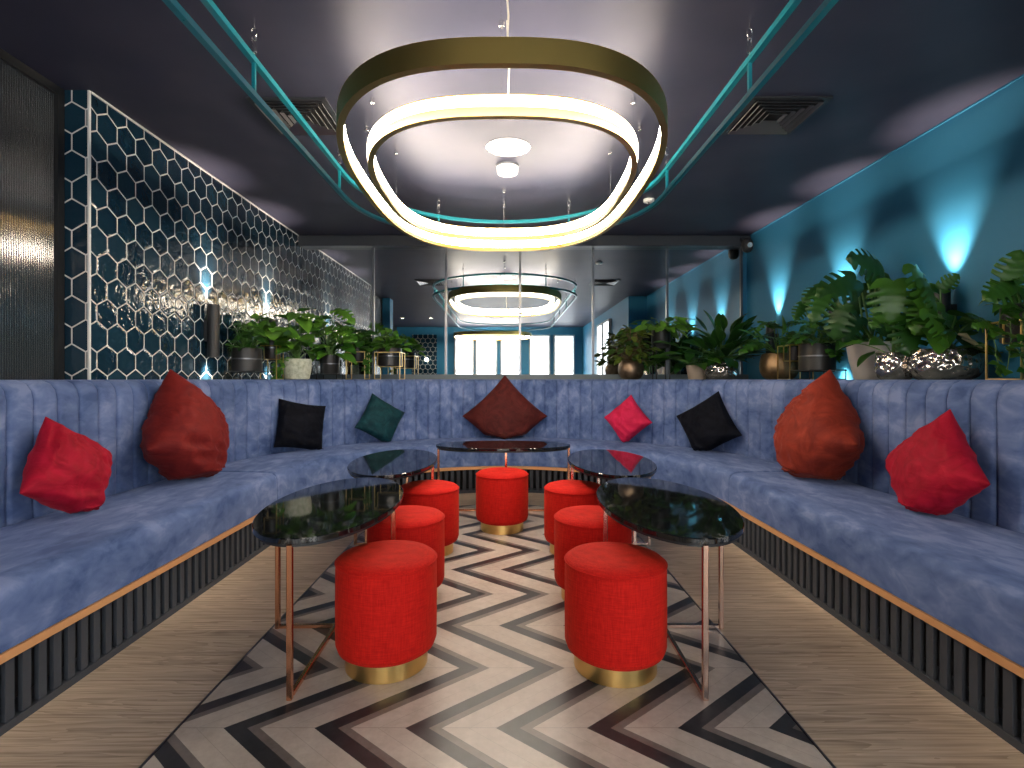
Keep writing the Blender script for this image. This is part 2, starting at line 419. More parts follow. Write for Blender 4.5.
# fluted glass screen on the left
t = thing('glass_screen', 'dark fluted glass screen in a black metal frame at the left edge', 'screen', (-2.64, 2.34, 0))
mb = MB(); y0, y1 = 1.62, 3.06; n = int((y1-y0)/.014); rows = []
for i in range(n*6+1):
    y = y0+(y1-y0)*i/(n*6); ph = (i % 6)/6
    rows.append((-2.632+.0032*abs(math.sin(PI*ph)), y))
vs = []; fs = []
for x, y in rows: vs += [(x, y, .05), (x, y, ZC-.05)]
for i in range(len(rows)-1): fs.append((2*i, 2*i+1, 2*i+3, 2*i+2))
k = len(vs); vs += [(-2.642, y0, .05), (-2.642, y0, ZC-.05), (-2.642, y1, .05), (-2.642, y1, ZC-.05)]
m_ = 2*(len(rows)-1); fs += [(k, k+2, k+3, k+1), (0, k, k+1, 1), (m_, m_+1, k+3, k+2)]
mb.add(vs, fs).build('fluted_pane', 'fluted_glass', t, smooth=60, world=True)
mb = MB()
mb.box((-2.665, 3.06, 0), (-2.61, 3.104, ZC-.002)); mb.box((-2.665, 1.605, 0), (-2.61, 1.64, ZC-.002))
mb.box((-2.665, 1.64, ZC-.05), (-2.61, 3.06, ZC-.002)); mb.box((-2.665, 1.64, 0), (-2.61, 3.06, .05))
mb.build('frame', 'matte_black', t, smooth=0, world=True)

# ------------------------------------------------------------------ banquette
def section(kind, label):
    base = {'left': (SX-1.9, 2.3, 0), 'right': (SX+1.9, 2.3, 0), 'curve': (SX, SY+1.9, 0)}[kind]
    root = thing('banquette', label, 'sofa', base, 0, 'sections of the blue banquette')
    if kind == 'curve': R_ = 2.22; n = round(PI*R_/.132)
    else: R_ = None; n = round((SY-Y0)/.132)
    def T(k):     # channel coordinate -> path parameter
        if kind == 'curve':
            g = .002; return PI-g-(PI-2*g)*k/n
        return Y0+(SY-.003-Y0)*k/n
    flip = kind == 'right'
    fr = [0, .02, .05, .1, .2, .5, .8, .9, .95, .98]
    ks = [i+f for i in range(n) for f in fr]+[n]
    def sweep(ks, prof):
        rings = []
        for k in ks:
            t = T(k); ring = []
            for d, z in prof(k):
                p = upt(kind, t, d); p.z = z; ring.append(p)
            if flip: ring.reverse()
            rings.append(ring)
        return MB().loft(rings, caps=True)
    def back(k):
        f = k-math.floor(k) if k < n else 0
        b = .015*(1-abs(2*f-1)**9)
        df = .645-b
        w = .012*noise.noise(Vector((k*.9, 3.1, 0)))
        return [(.825, .30), (df, .30), (df+.002, .62), (df, 1.05), (df+.010, 1.095), (df+.034, 1.126), (df+.075, 1.141+.004*b/.015), (.79, 1.146), (.825, 1.12)]
    sweep(ks, back).build('backrest', 'blue_velvet', root, smooth=50, world=True)
    def seat(k):
        e = min(k, n-k); r = .014*max(0, 1-e/.12)**2 if n-k < .12 and kind != 'curve' or kind == 'curve' and e < .12 else 0
        wv = .004*noise.noise(Vector((k*.35, 7.7, 0)))
        return [(.612, .27), (.612, .492-r), (.33, .497-r+wv), (.07, .492-r+wv), (.03, .483-r), (.009, .466-r), (0+r*.4, .44), (-.004+r*.4, .36), (0, .27)]
    ks2 = [0, .02, .05, .09, .14]+[i*.5 for i in range(1, 2*n)]+[n-.14, n-.09, n-.05, n-.02, n]
    sweep(ks2, seat).build('seat_cushion', 'blue_velvet', root, smooth=50, world=True)
    ks3 = [i*.5 for i in range(2*n+1)]
    sweep(ks3, lambda k: [(.60, 0), (.60, .268), (.11, .268), (.11, 0)]).build('plinth', 'void_black', root, smooth=30, world=True)
    sweep(ks3, lambda k: [(.109, .238), (.109, .266), (-.006, .266), (-.006, .238)]).build('trim_strip', 'oak_trim', root, smooth=30, world=True)
    sweep(ks3, lambda k: [(.109, 0), (.109, .028), (.006, .028), (.006, 0)]).build('kick_board', 'slat_charcoal', root, smooth=30, world=True)
    mb = MB(); L = PI*1.6 if kind == 'curve' else SY-Y0; ns = int(L/.061)
    for i in range(ns):
        if kind == 'curve':
            a = PI-PI*(i+.5)/ns; h = .016/1.61
            pts = [upt(kind, a+h, .012), upt(kind, a-h, .012), upt(kind, a-h, .028), upt(kind, a+h, .028)]
        else:
            y = Y0+L*(i+.5)/ns; pts = [upt(kind, y-.016, .012), upt(kind, y+.016, .012), upt(kind, y+.016, .028), upt(kind, y-.016, .028)]
        mb.loft([[(p.x, p.y, z) for p in pts] for z in (.029, .2375)], caps=True)
    mb.build('slats', 'slat_charcoal', root, smooth=0, world=True)
    return root
section('left', 'straight blue velvet banquette along the tiled wall, left side')
section('curve', 'curved blue velvet banquette under the mirrors, at the back')
section('right', 'straight blue velvet banquette along the blue wall, right side')

# ------------------------------------------------------------------ ottomans
def make_ottoman(loc, label):
    t = thing('ottoman', label, 'ottoman', loc, 0, 'round red ottomans')
    R = .2
    MB().lathe([(.150, .068), (R-.024, .071), (R-.008, .082), (R, .105), (R+.001, .25), (R, .400), (R-.003, .413), (R-.0005, .418), (R-.0005, .422), (R-.005, .428), (R-.018, .438), (R-.045, .446), (R-.09, .451), (.03, .4545), (.002, .4545)], seg=56).build('cushion_body', 'red_cloth', t, smooth=60)
    pts = [((R+.0005)*math.cos(a), (R+.0005)*math.sin(a), .420) for a in [2*PI*i/56 for i in range(56)]]
    MB().tube(pts, .0028, seg=6, closed=True).build('piping', 'red_cloth', t, smooth=60)
    MB().lathe([(.160, .0), (.163, .002), (.163, .068), (.158, .0695), (.002, .0695)], seg=56).build('plinth_ring', 'brushed_gold', t, smooth=40)
    return t
ot = make_ottoman((-.483, 2.13, .003), 'round red ottoman with gold base, front one of the left row')
for x, y, lb in ((.437, 2.106, 'round red ottoman with gold base, front one of the right row'),
                 (-.525, 2.76, 'round red ottoman with gold base, middle one of the left row'),
                 (.455, 2.76, 'round red ottoman with gold base, middle one of the right row'),
                 (-.515, 3.50, 'round red ottoman with gold base, rear one of the left row'),
                 (.455, 3.50, 'round red ottoman with gold base, rear one of the right row'),
                 (-.03, 4.02, 'round red ottoman with gold base standing alone before the rear table')):
    dup(ot, lb, (x, y, .003))

# ------------------------------------------------------------------ oval marble tables
def make_table(loc, rz, label, met):
    t = thing('oval_table', label, 'table', loc, rz, 'oval black marble tables')
    A, B = .290, .582; n = 72
    ell = lambda k, z: [((A+k)*math.cos(2*PI*i/n), (B+k)*math.sin(2*PI*i/n), z) for i in range(n)]
    MB().loft([ell(-.004, .558), ell(0, .561), ell(0, .577), ell(-.003, .580)], caps=True).build('table_top', 'black_marble', t, smooth=40)
    MB().loft([ell(-.012, .546), ell(-.012, .558), ell(-.03, .558), ell(-.03, .546), ell(-.012, .546)]).build('rim', 'matte_black', t, smooth=40)
    for x, y in ((0, -.568), (0, .56), (-.265, -.025), (.265, -.025)):
        MB().bbox((x-.010, y-.010, 0), (x+.010, y+.010, .556), .0025).build('leg', met, t, smooth=0)
    for a, b in (((-.009, -.55, .002), (.009, .55, .020)), ((-.256, -.034, .002), (.256, -.016, .0195))):
        MB().bbox(a, b, .002).build('floor_bar', met, t, smooth=0)
    return t
tb = make_table((-.785, 2.445, .003), math.radians(1.2), 'oval black marble table on copper legs, front left by the tiled side', 'copper')
dup(tb, 'oval black marble table on copper legs, behind the front left one', (-.775, 3.66, .003), math.radians(2))
dup(tb, 'oval black marble table on copper legs, crosswise before the rear sofa curve', (-.025, 4.55, .003), PI/2)
tb2 = make_table((.724, 2.445, .003), math.radians(-1.2), 'oval black marble table on copper legs, front right by the blue wall side', 'copper_lit')
dup(tb2, 'oval black marble table on copper legs, behind the front right one', (.725, 3.66, .003), math.radians(-2))

# ------------------------------------------------------------------ cushions
def cushion(label, mat, base, face, size, rot, lean=17, thick=.16, seed=0, sq=.07, fold=1.0, stretch=1.0):
    """base: point on the seat; face: yaw of the front (0 = towards the camera); rot: turn of the square in its own plane"""
    t = MB(); N = 40
    rr = math.radians(rot); pts = {}
    def P(u, v, s):
        e = max(0, (1-u*u))*max(0, (1-v*v))
        h = thick*.5*e**.42
        pin = .085
        x = u*(1-pin*(1-v*v)*u*u); y = v*(1-pin*(1-u*u)*v*v)
        a, b = x*size/2, y*size/2
        X = a*math.cos(rr)-b*math.sin(rr); Z = (a*math.sin(rr)+b*math.cos(rr))*stretch
        a_ = math.atan2(X, size*.75-Z); r_ = math.hypot(X, size*.75-Z)/size
        wr = (.5-abs(noise.noise(Vector((X*8+seed, Z*13+X*4, s*3.)))))*.030*fold+noise.noise(Vector((X*14+seed, Z*20, s*5.)))*.004
        wr += (.4-abs(noise.noise(Vector((a_*9+seed, r_*1.3, s*2.)))))*.030*fold*max(0, 1-abs(r_-.45)*1.6)
        return Vector((X, -s*(h+wr*min(1, e*5)), Z))
    vs = []; fs = []
    g = [[None]*(N+1) for _ in range(N+1)]; h_ = [[None]*(N+1) for _ in range(N+1)]
    cc = [math.sin(PI/2*(2*i/N-1)) for i in range(N+1)]
    for i in range(N+1):
        for j in range(N+1):
            edge = i in (0, N) or j in (0, N)
            g[i][j] = len(vs); vs.append(P(cc[i], cc[j], 1))
            if edge: h_[i][j] = g[i][j]
            else: h_[i][j] = len(vs); vs.append(P(cc[i], cc[j], -1))
    for i in range(N):
        for j in range(N):
            fs.append((g[i][j], g[i+1][j], g[i+1][j+1], g[i][j+1]))
            fs.append((h_[i][j], h_[i][j+1], h_[i+1][j+1], h_[i+1][j]))
    zmin = min(p.z for p in vs); zmax = max(p.z for p in vs); H = zmax-zmin
    cut = zmin+H*sq*2.2                       # the lowest corner is folded flat by the cushion's weight
    out = []
    Lm = Matrix.Rotation(math.radians(-lean), 3, 'X'); Ym = Matrix.Rotation(face, 3, 'Z')
    for p in vs:
        q = p.copy()
        if q.z < cut:
            d = cut-q.z; q.z = cut-d*.22+.010*noise.noise(Vector((q.x*30+seed, d*60, 0)))
            q.y -= d*.30
            q.x *= 1+1.1*d/H
        sag = max(0, 1-(q.z-cut)/(H*.6)); q.y *= 1+.22*sag
        out.append(q)
    z0 = min(p.z for p in out)
    out = [Lm @ Vector((p.x, p.y, p.z-z0)) for p in out]
    z1 = min(p.z for p in out)
    out = [Ym @ Vector((p.x, p.y, p.z-z1)) for p in out]
    o = MB().add(out, fs).build('cushion', mat, smooth=80)
    o.location = base
    tag(o, label, 'cushion', None)
    return o
ZS = .500
def on_seat(ang, d):
    """ang in degrees round the curve, or ('left'|'right', Y)"""
    if isinstance(ang, tuple):
        s = -1 if ang[0] == 'left' else 1
        return (SX+s*(1.6+d), ang[1], ZS), (PI/2 if s < 0 else -PI/2)
    a = math.radians(ang); R = 1.6+d
    return (SX+R*math.cos(a), SY+R*math.sin(a), ZS), a-PI/2
def put(label, mat, where, d, size, rot, **kw):
    b, fc = on_seat(where, d); fc += math.radians(kw.pop('yaw', 0))
    return cushion(label, mat, b, fc, size, rot, **kw)
put('bright red velvet cushion leaning at the left edge of the sofa', 'red_velvet', ('left', 2.53), .42, .40, 55, seed=1, lean=16)
put('large brick red velvet cushion slumped against the left sofa back', 'brick_velvet', ('left', 3.40), .38, .56, 50, seed=2, thick=.32, lean=12, sq=.10, stretch=1.12, fold=1.5)
put('black velvet cushion on the left of the sofa curve', 'black_velvet', 151, .46, .44, 79, seed=3, lean=13, sq=.03, yaw=-16)
put('small dark teal cushion on the left of the rear sofa', 'teal_velvet', 127, .46, .41, 58, seed=4, lean=13, sq=.05)
put('dark maroon velvet cushion on its corner at the centre of the rear sofa', 'maroon_velvet', 89.8, .44, .67, 45, seed=5, lean=13, sq=.13, thick=.2)
put('small pink red cushion on the right of the rear sofa', 'pink_red_velvet', 53, .46, .38, 42, seed=6, lean=13, sq=.04)
put('black velvet cushion on the right of the sofa curve', 'black_velvet', 28.5, .44, .46, 33, seed=7, lean=14, sq=.07, yaw=14)
put('large rust orange velvet cushion slumped against the right sofa back', 'rust_velvet', ('right', 3.42), .38, .57, 45, seed=8, thick=.33, lean=12, sq=.11, stretch=1.12, fold=1.5)
put('bright red velvet cushion leaning on its corner at the right edge', 'red_velvet', ('right', 2.54), .42, .44, 44, seed=9, lean=16, sq=.09)

# ------------------------------------------------------------------ ring pendant
def stadium(cx, cy, hw, hl, n=28):
    st = hl-hw; pts = []
    for i in range(n+1):
        a = PI*i/n; pts.append((cx+hw*math.cos(a), cy+st+hw*math.sin(a), math.cos(a), math.sin(a)))
    for k in range(1, 6): pts.append((cx-hw, cy+st-2*st*k/6, -1, 0))
    for i in range(n+1):
        a = PI+PI*i/n; pts.append((cx+hw*math.cos(a), cy-st+hw*math.sin(a), math.cos(a), math.sin(a)))
    for k in range(1, 6): pts.append((cx+hw, cy-st+2*st*k/6, 1, 0))
    return pts
def squircle(cx, cy, hw, hl, e=2.75, n=120):
    pts = []
    for i in range(n):
        a = 2*PI*i/n; c, q = math.cos(a), math.sin(a)
        x = hw*math.copysign(abs(c)**(2/e), c); y = hl*math.copysign(abs(q)**(2/e), q)
        nx = math.copysign(abs(x/hw)**(e-1)/hw, x); ny = math.copysign(abs(y/hl)**(e-1)/hl, y); l = math.hypot(nx, ny)
        pts.append((cx+x, cy+y, nx/l, ny/l))
    return pts
def sweep_ring(path, prof):
    rings = [[(x+nx*d, y+ny*d, z) for d, z in prof] for x, y, nx, ny in path]
    rings.append(rings[0]); return MB().loft(rings)
def pendant(cx, cy, label, outer, inner, zb, wires):
    t = thing('ring_pendant_lamp', label, 'lamp', (cx, cy, zb))
    zt = zb+.105
    po = squircle(cx, cy, *outer); pi_ = squircle(cx, cy, *inner)
    ring = lambda p, th: sweep_ring(p, [(-th/2, zb), (th/2, zb), (th/2, zt), (-th/2, zt), (-th/2, zb)])
    a = ring(po, .034).build('outer_ring', 'bronze_gold', t, smooth=40, world=True)
    sweep_ring(po, [(-.017, zb+.032), (-.017, zt-.008), (-.021, zt-.012), (-.021, zb+.036), (-.017, zb+.032)]).build('light_strip', 'led_warm', a, smooth=0, world=True)
    b = ring(pi_, .034).build('inner_ring', 'brushed_gold', t, smooth=40, world=True)
    sweep_ring(pi_, [(-.017, zb+.032), (-.017, zt-.008), (-.021, zt-.012), (-.021, zb+.036), (-.017, zb+.032)]).build('light_strip', 'led_warm', b, smooth=0, world=True)
    sweep_ring(pi_, [(.017, zb+.044), (.017, zt-.006), (.021, zt-.010), (.021, zb+.048), (.017, zb+.044)]).build('light_strip', 'led_soft', b, smooth=0, world=True)
    for x, y in wires:
        w = MB().tube([(x, y, zt-.02), (x, y, ZC)], .0014, seg=6).build('suspension_wire', 'steel', t, world=True)
        MB().lathe([(.012, -.03), (.014, -.028), (.014, 0)], (x, y, ZC), seg=14).build('ceiling_cup', 'steel', w, world=True)
    return t
px_, py_ = -.02, 3.615
lt = pendant(px_, py_, 'large double ring pendant lamp of gold bands glowing over the tables', (.925, 1.52), (.815, 1.105), 2.40,
        [(px_-.795, 3.2), (px_+.795, 3.2), (px_-.925, 3.55), (px_+.925, 3.55), (px_-.80, 3.92), (px_+.80, 3.92), (px_, py_+1.105), (px_, py_-1.105), (px_, py_+1.52), (px_, py_-1.52)])
MB().tube([(px_+.025, py_-1.505, 2.50), (px_+.03, py_-1.49, 2.62), (px_+.02, py_-1.50, 2.75), (px_+.03, py_-1.50, ZC)], .004, seg=8).build('power_cable', 'cream_cord', lt, world=True)
MB().tube([(px_+.03, py_-1.12, 2.49), (px_+.035, py_-1.10, 2.66), (px_+.025, py_-1.11, ZC)], .004, seg=8).build('power_cable', 'cream_cord', lt, world=True)
lt2 = pendant(-.40, -3.2, 'second ring pendant lamp, farther and lower in the mirror under the windows', (1.15, 1.15), (.9, .9), 2.40, [(-.4, -2.05), (-.4, -4.35), (.75, -3.2), (-1.55, -3.2)])

# ------------------------------------------------------------------ teal hanging rail
t = thing('hanging_rail', 'teal double rail hung round the ring lamp from ceiling hooks', 'rail', (SX, 1.5, 2.5))
rail = stadium(-.02, 1.55, 1.185, 3.54)
for nme, z in (('upper_rail', 2.672), ('lower_rail', 2.505)):
    sweep_ring(rail, [(-.014, z-.014), (.014, z-.014), (.014, z+.014), (-.014, z+.014), (-.014, z-.014)]).build(nme, 'rail_teal', t, smooth=40, world=True)
hk = []
for y in (2.51, 3.80, 1.21, -.09): hk += [(-.02-1.185, y), (-.02+1.185, y)]
for a in (59, 121): hk.append((-.02+1.185*math.cos(math.radians(a)), 3.905+1.185*math.sin(math.radians(a))))
for x, y in hk:
    MB().tube([(x, y, 2.505), (x, y, 2.672)], .008, square=True).build('post', 'rail_teal', t, smooth=0, world=True)
    mb = MB()
    mb.tube([(x, y, 2.682), (x, y, 2.72)], .004, seg=8)
    for dx in (-.008, .008): mb.tube([(x+dx, y, 2.712), (x+dx, y, 2.776)], .003, seg=6)
    mb.lathe([(.005, 0), (.012, .003), (.012, .010), (.005, .013)], (x, y, 2.706), seg=10); mb.lathe([(.005, 0), (.012, .003), (.012, .010), (.005, .013)], (x, y, 2.770), seg=10)
    h = mb.build('turnbuckle', 'steel', t, world=True)
    mb = MB()
    mb.tube([(x+.013*math.sin(2*PI*i/16), y, 2.806-.022*math.cos(2*PI*i/16)) for i in range(16)], .003, seg=6, closed=True)
    mb.tube([(x, y, 2.826), (x, y, ZC)], .004, seg=6)
    mb.build('eye_hook', 'steel', h, world=True)

# ------------------------------------------------------------------ ceiling fittings
def vent(cx, cy, label):
    t = thing('ceiling_vent', label, 'vent', (cx, cy, ZC-.012), 0, 'square ceiling vents')
    s = .24
    mb = MB()
    for k in range(4):
        Mx = Matrix.Rotation(k*PI/2, 4, 'Z')
        mb.box((-s, -s, 0), (s, -s+.03, .011), Mx)
    mb.build('frame', 'vent_dark', t, smooth=0)
    MB().box((-s+.03, -s+.03, .008), (s-.03, s-.03, .011)).build('backing', 'void_black', t, smooth=0)
    for k in range(4):
        mb = MB()
        for i in range(5):
            w = .20-.036*i; R = Matrix.Rotation(k*PI/2, 4, 'Z') @ Matrix.Translation((0, -w, -.004)) @ Matrix.Rotation(math.radians(38), 4, 'X')
            mb.box((-w, -.011, -.0015), (w, .011, .0015), R)
        mb.build('louvres', 'vent_metal' if k in (2, 3) else 'vent_dark', t, smooth=0)
    return t
v = vent(1.735, 3.41, 'square louvred ceiling vent right of the teal rail')
dup(v, 'square louvred ceiling vent left of the ring lamp behind the rail', (-1.335, 3.42, ZC-.012))
o = MB().lathe([(.155, -.004), (.158, 0)], (0, 0, 0), seg=48)
t = thing('ceiling_disc', 'flat round white disc on the ceiling inside the ring lamp', 'disc', (.015, 3.87, ZC-.008))
MB().lathe([(.150, 0), (.158, .003), (.158, .008)], seg=48).build('cover', 'white_plastic', t)
MB().lathe([(.160, .002), (.164, .003), (.164, .008), (.160, .008)], seg=48, caps=False).build('rim', 'steel', t)
t = thing('ceiling_sensor', 'small white box shaped sensor on the ceiling behind the white disc', 'sensor', (.012, 4.21, ZC-.07))
MB().lathe([(.062, 0), (.078, .006), (.084, .02), (.086, .056)], seg=32).build('cover', 'white_plastic', t, smooth=50)
MB().lathe([(.092, .056), (.094, .07)], seg=32).build('base_plate', 'dark_steel', t)
t = thing('smoke_detector', 'tiny round detector on the ceiling right of the ring lamp', 'detector', (1.36, 5.0, ZC-.03))
MB().lathe([(.035, 0), (.05, .006), (.052, .03)], seg=24).build('cover', 'white_plastic', t)
MB().lathe([(.008, -.006), (.012, 0)], seg=12).build('sensor_cap', 'steel', t)
# camera on the header end
t = thing('security_camera', 'small black security camera at the right end of the header above the mirrors', 'camera', (2.83, 6.16, 2.69))
MB().box((-.05, .02, .09), (.05, .076, .13)).build('bracket', 'matte_black', t, smooth=0)
MB().lathe([(.012, -.055), (.04, -.045), (.058, -.02), (.064, .02), (.06, .07), (.045, .10), (.01, .105)], seg=28).build('dome', 'matte_black', t)
MB().tube([(0, -.05, .02), (0, -.072, .016)], .03, seg=20).build('lens', 'steel', t)

# downlights of the room behind, seen only in the mirror
def downlight(x, y, label):
    t = thing('downlight', label, 'light', (x, y, ZC-.012), 0, 'recessed ceiling downlights')
    MB().lathe([(.045, .004), (.055, 0), (.06, .004), (.06, .0115)], seg=24, caps=False).build('bezel', 'steel', t)
    MB().lathe([(.046, .005), (.046, .011)], seg=24).build('bulb', 'lamp_globe', t)
    return t
d0 = downlight(-2.9, -2., 'recessed downlight in the mirror at the left end of the pair')
dup(d0, 'recessed downlight in the mirror at the right end of the pair', (-2.1, -2., ZC-.012))
t = thing('globe_wall_lamp', 'small glowing globe lamp on the far tiled wall in the mirror', 'lamp', (-2.6, YR+.02, 1.78))
MB().lathe([(.03, 0), (.03, .02)], seg=20).build('wall_plate', 'brass', t).rotation_euler = (-PI/2, 0, 0)
MB().lathe([(.003, -.06), (.035, -.048), (.055, -.02), (.06, 0), (.055, .02), (.035, .048), (.003, .06)], (0, .085, 0), seg=20).build('globe', 'lamp_globe', t)

# ------------------------------------------------------------------ wall sconces
def sconce(loc, side, label):
    t = thing('wall_sconce', label, 'lamp', loc, 0, 'black cylinder wall lamps')
    r, h = .046, .43
    MB().lathe([(r, 0), (r, h), (r-.005, h), (r-.005, h-.03), (r-.005, .03), (r-.005, 0), (r, 0)], seg=28, caps=False).build('shade', 'matte_black', t)
    MB().lathe([(r-.006, h-.04), (r-.006, h-.035)], seg=20).build('lamp_disc', 'lamp_globe', t)
    MB().lathe([(r-.006, .035), (r-.006, .04)], seg=20).build('lamp_disc', 'lamp_globe', t)
    MB().box((min(0, -side*.075), -.03, .13), (max(0, -side*.075), .03, .30)).build('wall_plate', 'matte_black', t, smooth=0)
    return t
def sconce_light(loc, side):
    x, y, z = loc
    # beams grazing the wall, up and down
    for dz, up, e in ((.44, 1, 80), (-.01, 0, 55)):
        lamp('SPOT', 'sconce_beam', (x, y, z+dz), e, (1., .80, .66), rot=((PI if up else 0), (-side if up else side)*math.radians(13), 0), spot_size=math.radians(64), spot_blend=1.0, shadow_soft_size=.03)
rs = [(XR-.09, y, 1.33) for y in (3.4, 4.5, 5.6)]
ls = [(XL+.062, y, 1.33) for y in (4.32, 5.42)]
s0 = sconce(rs[0], -1, 'black cylinder wall lamp behind the monstera on the blue wall, nearest one')
dup(s0, 'black cylinder wall lamp on the blue wall, middle one behind the monstera', rs[1]); dup(s0, 'black cylinder wall lamp on the blue wall, nearest the mirrors', rs[2])
s1 = sconce(ls[0], 1, 'black cylinder wall lamp on the hexagon tiles left of the plants')
dup(s1, 'black cylinder wall lamp on the hexagon tiles behind the plants', ls[1])
for l in rs: sconce_light(l, -1)
for l in ls: sconce_light(l, 1)

# ------------------------------------------------------------------ plants
def frame(d, n):
    y = d.normalized(); n = n-y*n.dot(y)
    if n.length < 1e-3: n = Vector((0,0,1)).cross(y)+Vector((.01,.02,0)); n = n-y*n.dot(y)
    n.normalize(); return y.cross(n), y, n
def leaf(mb, base, d, nrm, L, Wd, kind='oval', droop=.25, cup=.15):
    X, Y, Z = frame(Vector(d), Vector(nrm)); base = Vector(base)
    mon = kind == 'monstera'
    nt = 22 if mon else (4 if kind == 'ivy' else 7); nu = 4 if mon else (1 if kind == 'ivy' else 2)
    def w(t):
        if mon: return Wd/2*(math.sin(PI*min(1, (t*.93+.07))**.72)**.62 if t < 1 else 0)
        if kind == 'heart': return Wd/2*max(0, math.sin(PI*(t*.96+.04)**.62))**.8
        if kind == 'ivy': return Wd/2*(.75, 1., .62, .35, .02)[round(t*4)]
        if kind == 'lance': return Wd/2*math.sin(PI*t**.85)**.75 if 0 < t < 1 else Wd*.02
        return Wd/2*math.sin(PI*t**.75)**.8 if 0 < t < 1 else Wd*.02
    vs = []; idx = {}; slit = {4, 8, 12, 16}
    for i in range(nt+1):
        t = i/nt
        for sgn in (-1, 1):
            for k in range(nu+1):
                if k == 0 and sgn == 1: idx[(i, 1, 0)] = idx[(i, -1, 0)]; continue
                u = k/nu
                if mon and k >= 2: t = i/nt+(-.013*u if i in slit else (.013*u if i-1 in slit else 0))
                else: t = i/nt
                fw = (.16*u*u if mon else (.05*u if kind != 'ivy' else .08*u))
                back = -.22*u*max(0, 1-t*4) if kind in ('monstera', 'heart') else 0
                a = sgn*u*w(t); b = (t+fw*(1-t)+back)*L
                c = cup*abs(a)-droop*L*t*t+(-.10*Wd*u*u if mon else 0)
                if mon: c += .005*u*(1-abs(((i+2) % 4)-2))
                idx[(i, sgn, k)] = len(vs); vs.append(base+X*a+Y*b+Z*c)
    fs = []
    for i in range(nt):
        for sgn in (-1, 1):
            for k in range(nu):
                if mon and i in slit and k >= 2: continue
                q = (idx[(i, sgn, k)], idx[(i, sgn, k+1)], idx[(i+1, sgn, k+1)], idx[(i+1, sgn, k)])
                fs.append(q if sgn > 0 else tuple(reversed(q)))
    mb.add(vs, fs)
def stem_to(mb, a, b, r=.005, bow=.25):
    a, b = Vector(a), Vector(b); m = (a+b)/2; m.z += (b-a).length*bow*.5
    pts = [(1-t)**2*a+2*t*(1-t)*m+t*t*b for t in [i/6 for i in range(7)]]
    mb.tube(pts, [r*1.2-r*.5*i/6 for i in range(7)], seg=6)
def bush(L_, S_, c, n, rx, rz, ll, lw, kind, seed, lean=(0,0,0), elev=(.05, 1.2), stem=.004, front=0.0, ry=None):
    rng = random.Random(seed); c = Vector(c); ry = ry or rx
    for i in range(n):
        a = rng.uniform(0, 2*PI) if i/n >= front else rng.uniform(-PI*.95, -.05*PI)
        e = rng.uniform(*elev); q = rng.uniform(.45, 1.0)
        p = c+Vector((math.cos(a)*math.cos(e)*rx*q, math.sin(a)*math.cos(e)*ry*q, math.sin(e)*rz*q+.02))+Vector(lean)*q
        d = Vector((math.cos(a)*math.cos(e*.7), math.sin(a)*math.cos(e*.7), rng.uniform(-.45, .35) if kind != 'lance' else math.sin(e)+.2))
        nm = Vector((rng.uniform(-.4, .4), rng.uniform(-.8, .1), 1.0))
        k = rng.uniform(.7, 1.1)
        stem_to(S_, c+Vector((rng.uniform(-.02, .02), rng.uniform(-.02, .02), 0)), p, stem)
        leaf(L_, p, d, nm, ll*k, lw*k, kind, rng.uniform(.1, .4), rng.uniform(.05, .3))
def trail(L_, S_, start, drop, n, seed, out=(0,-.05,0), sz=.05):
    rng = random.Random(seed); s = Vector(start); o = Vector(out); pts = []
    m = 9
    for i in range(m):
        t = i/(m-1); pts.append(s+o*min(1, t*3)*1.0+Vector((rng.uniform(-.012, .012), rng.uniform(-.012, .006), .03*math.sin(PI*min(1, t*2.5))-drop*t)))
    S_.tube(pts, .0022, seg=5)
    for i in range(n):
        t = rng.uniform(.05, 1)*(m-1); k = min(int(t), m-2); p = pts[k].lerp(pts[k+1], t-k)
        a = rng.uniform(-PI, 0.2)
        leaf(L_, p, (math.cos(a), math.sin(a), rng.uniform(-.9, .2)), (rng.uniform(-.3, .3), -.7, .7), sz*rng.uniform(.8, 1.2), sz*rng.uniform(.8, 1.1), 'ivy', .15, .1)
def pot_mesh(prof, seg=40, c=(0,0,0)): return MB().lathe(prof, c, seg, caps=False)
ZL = 1.143
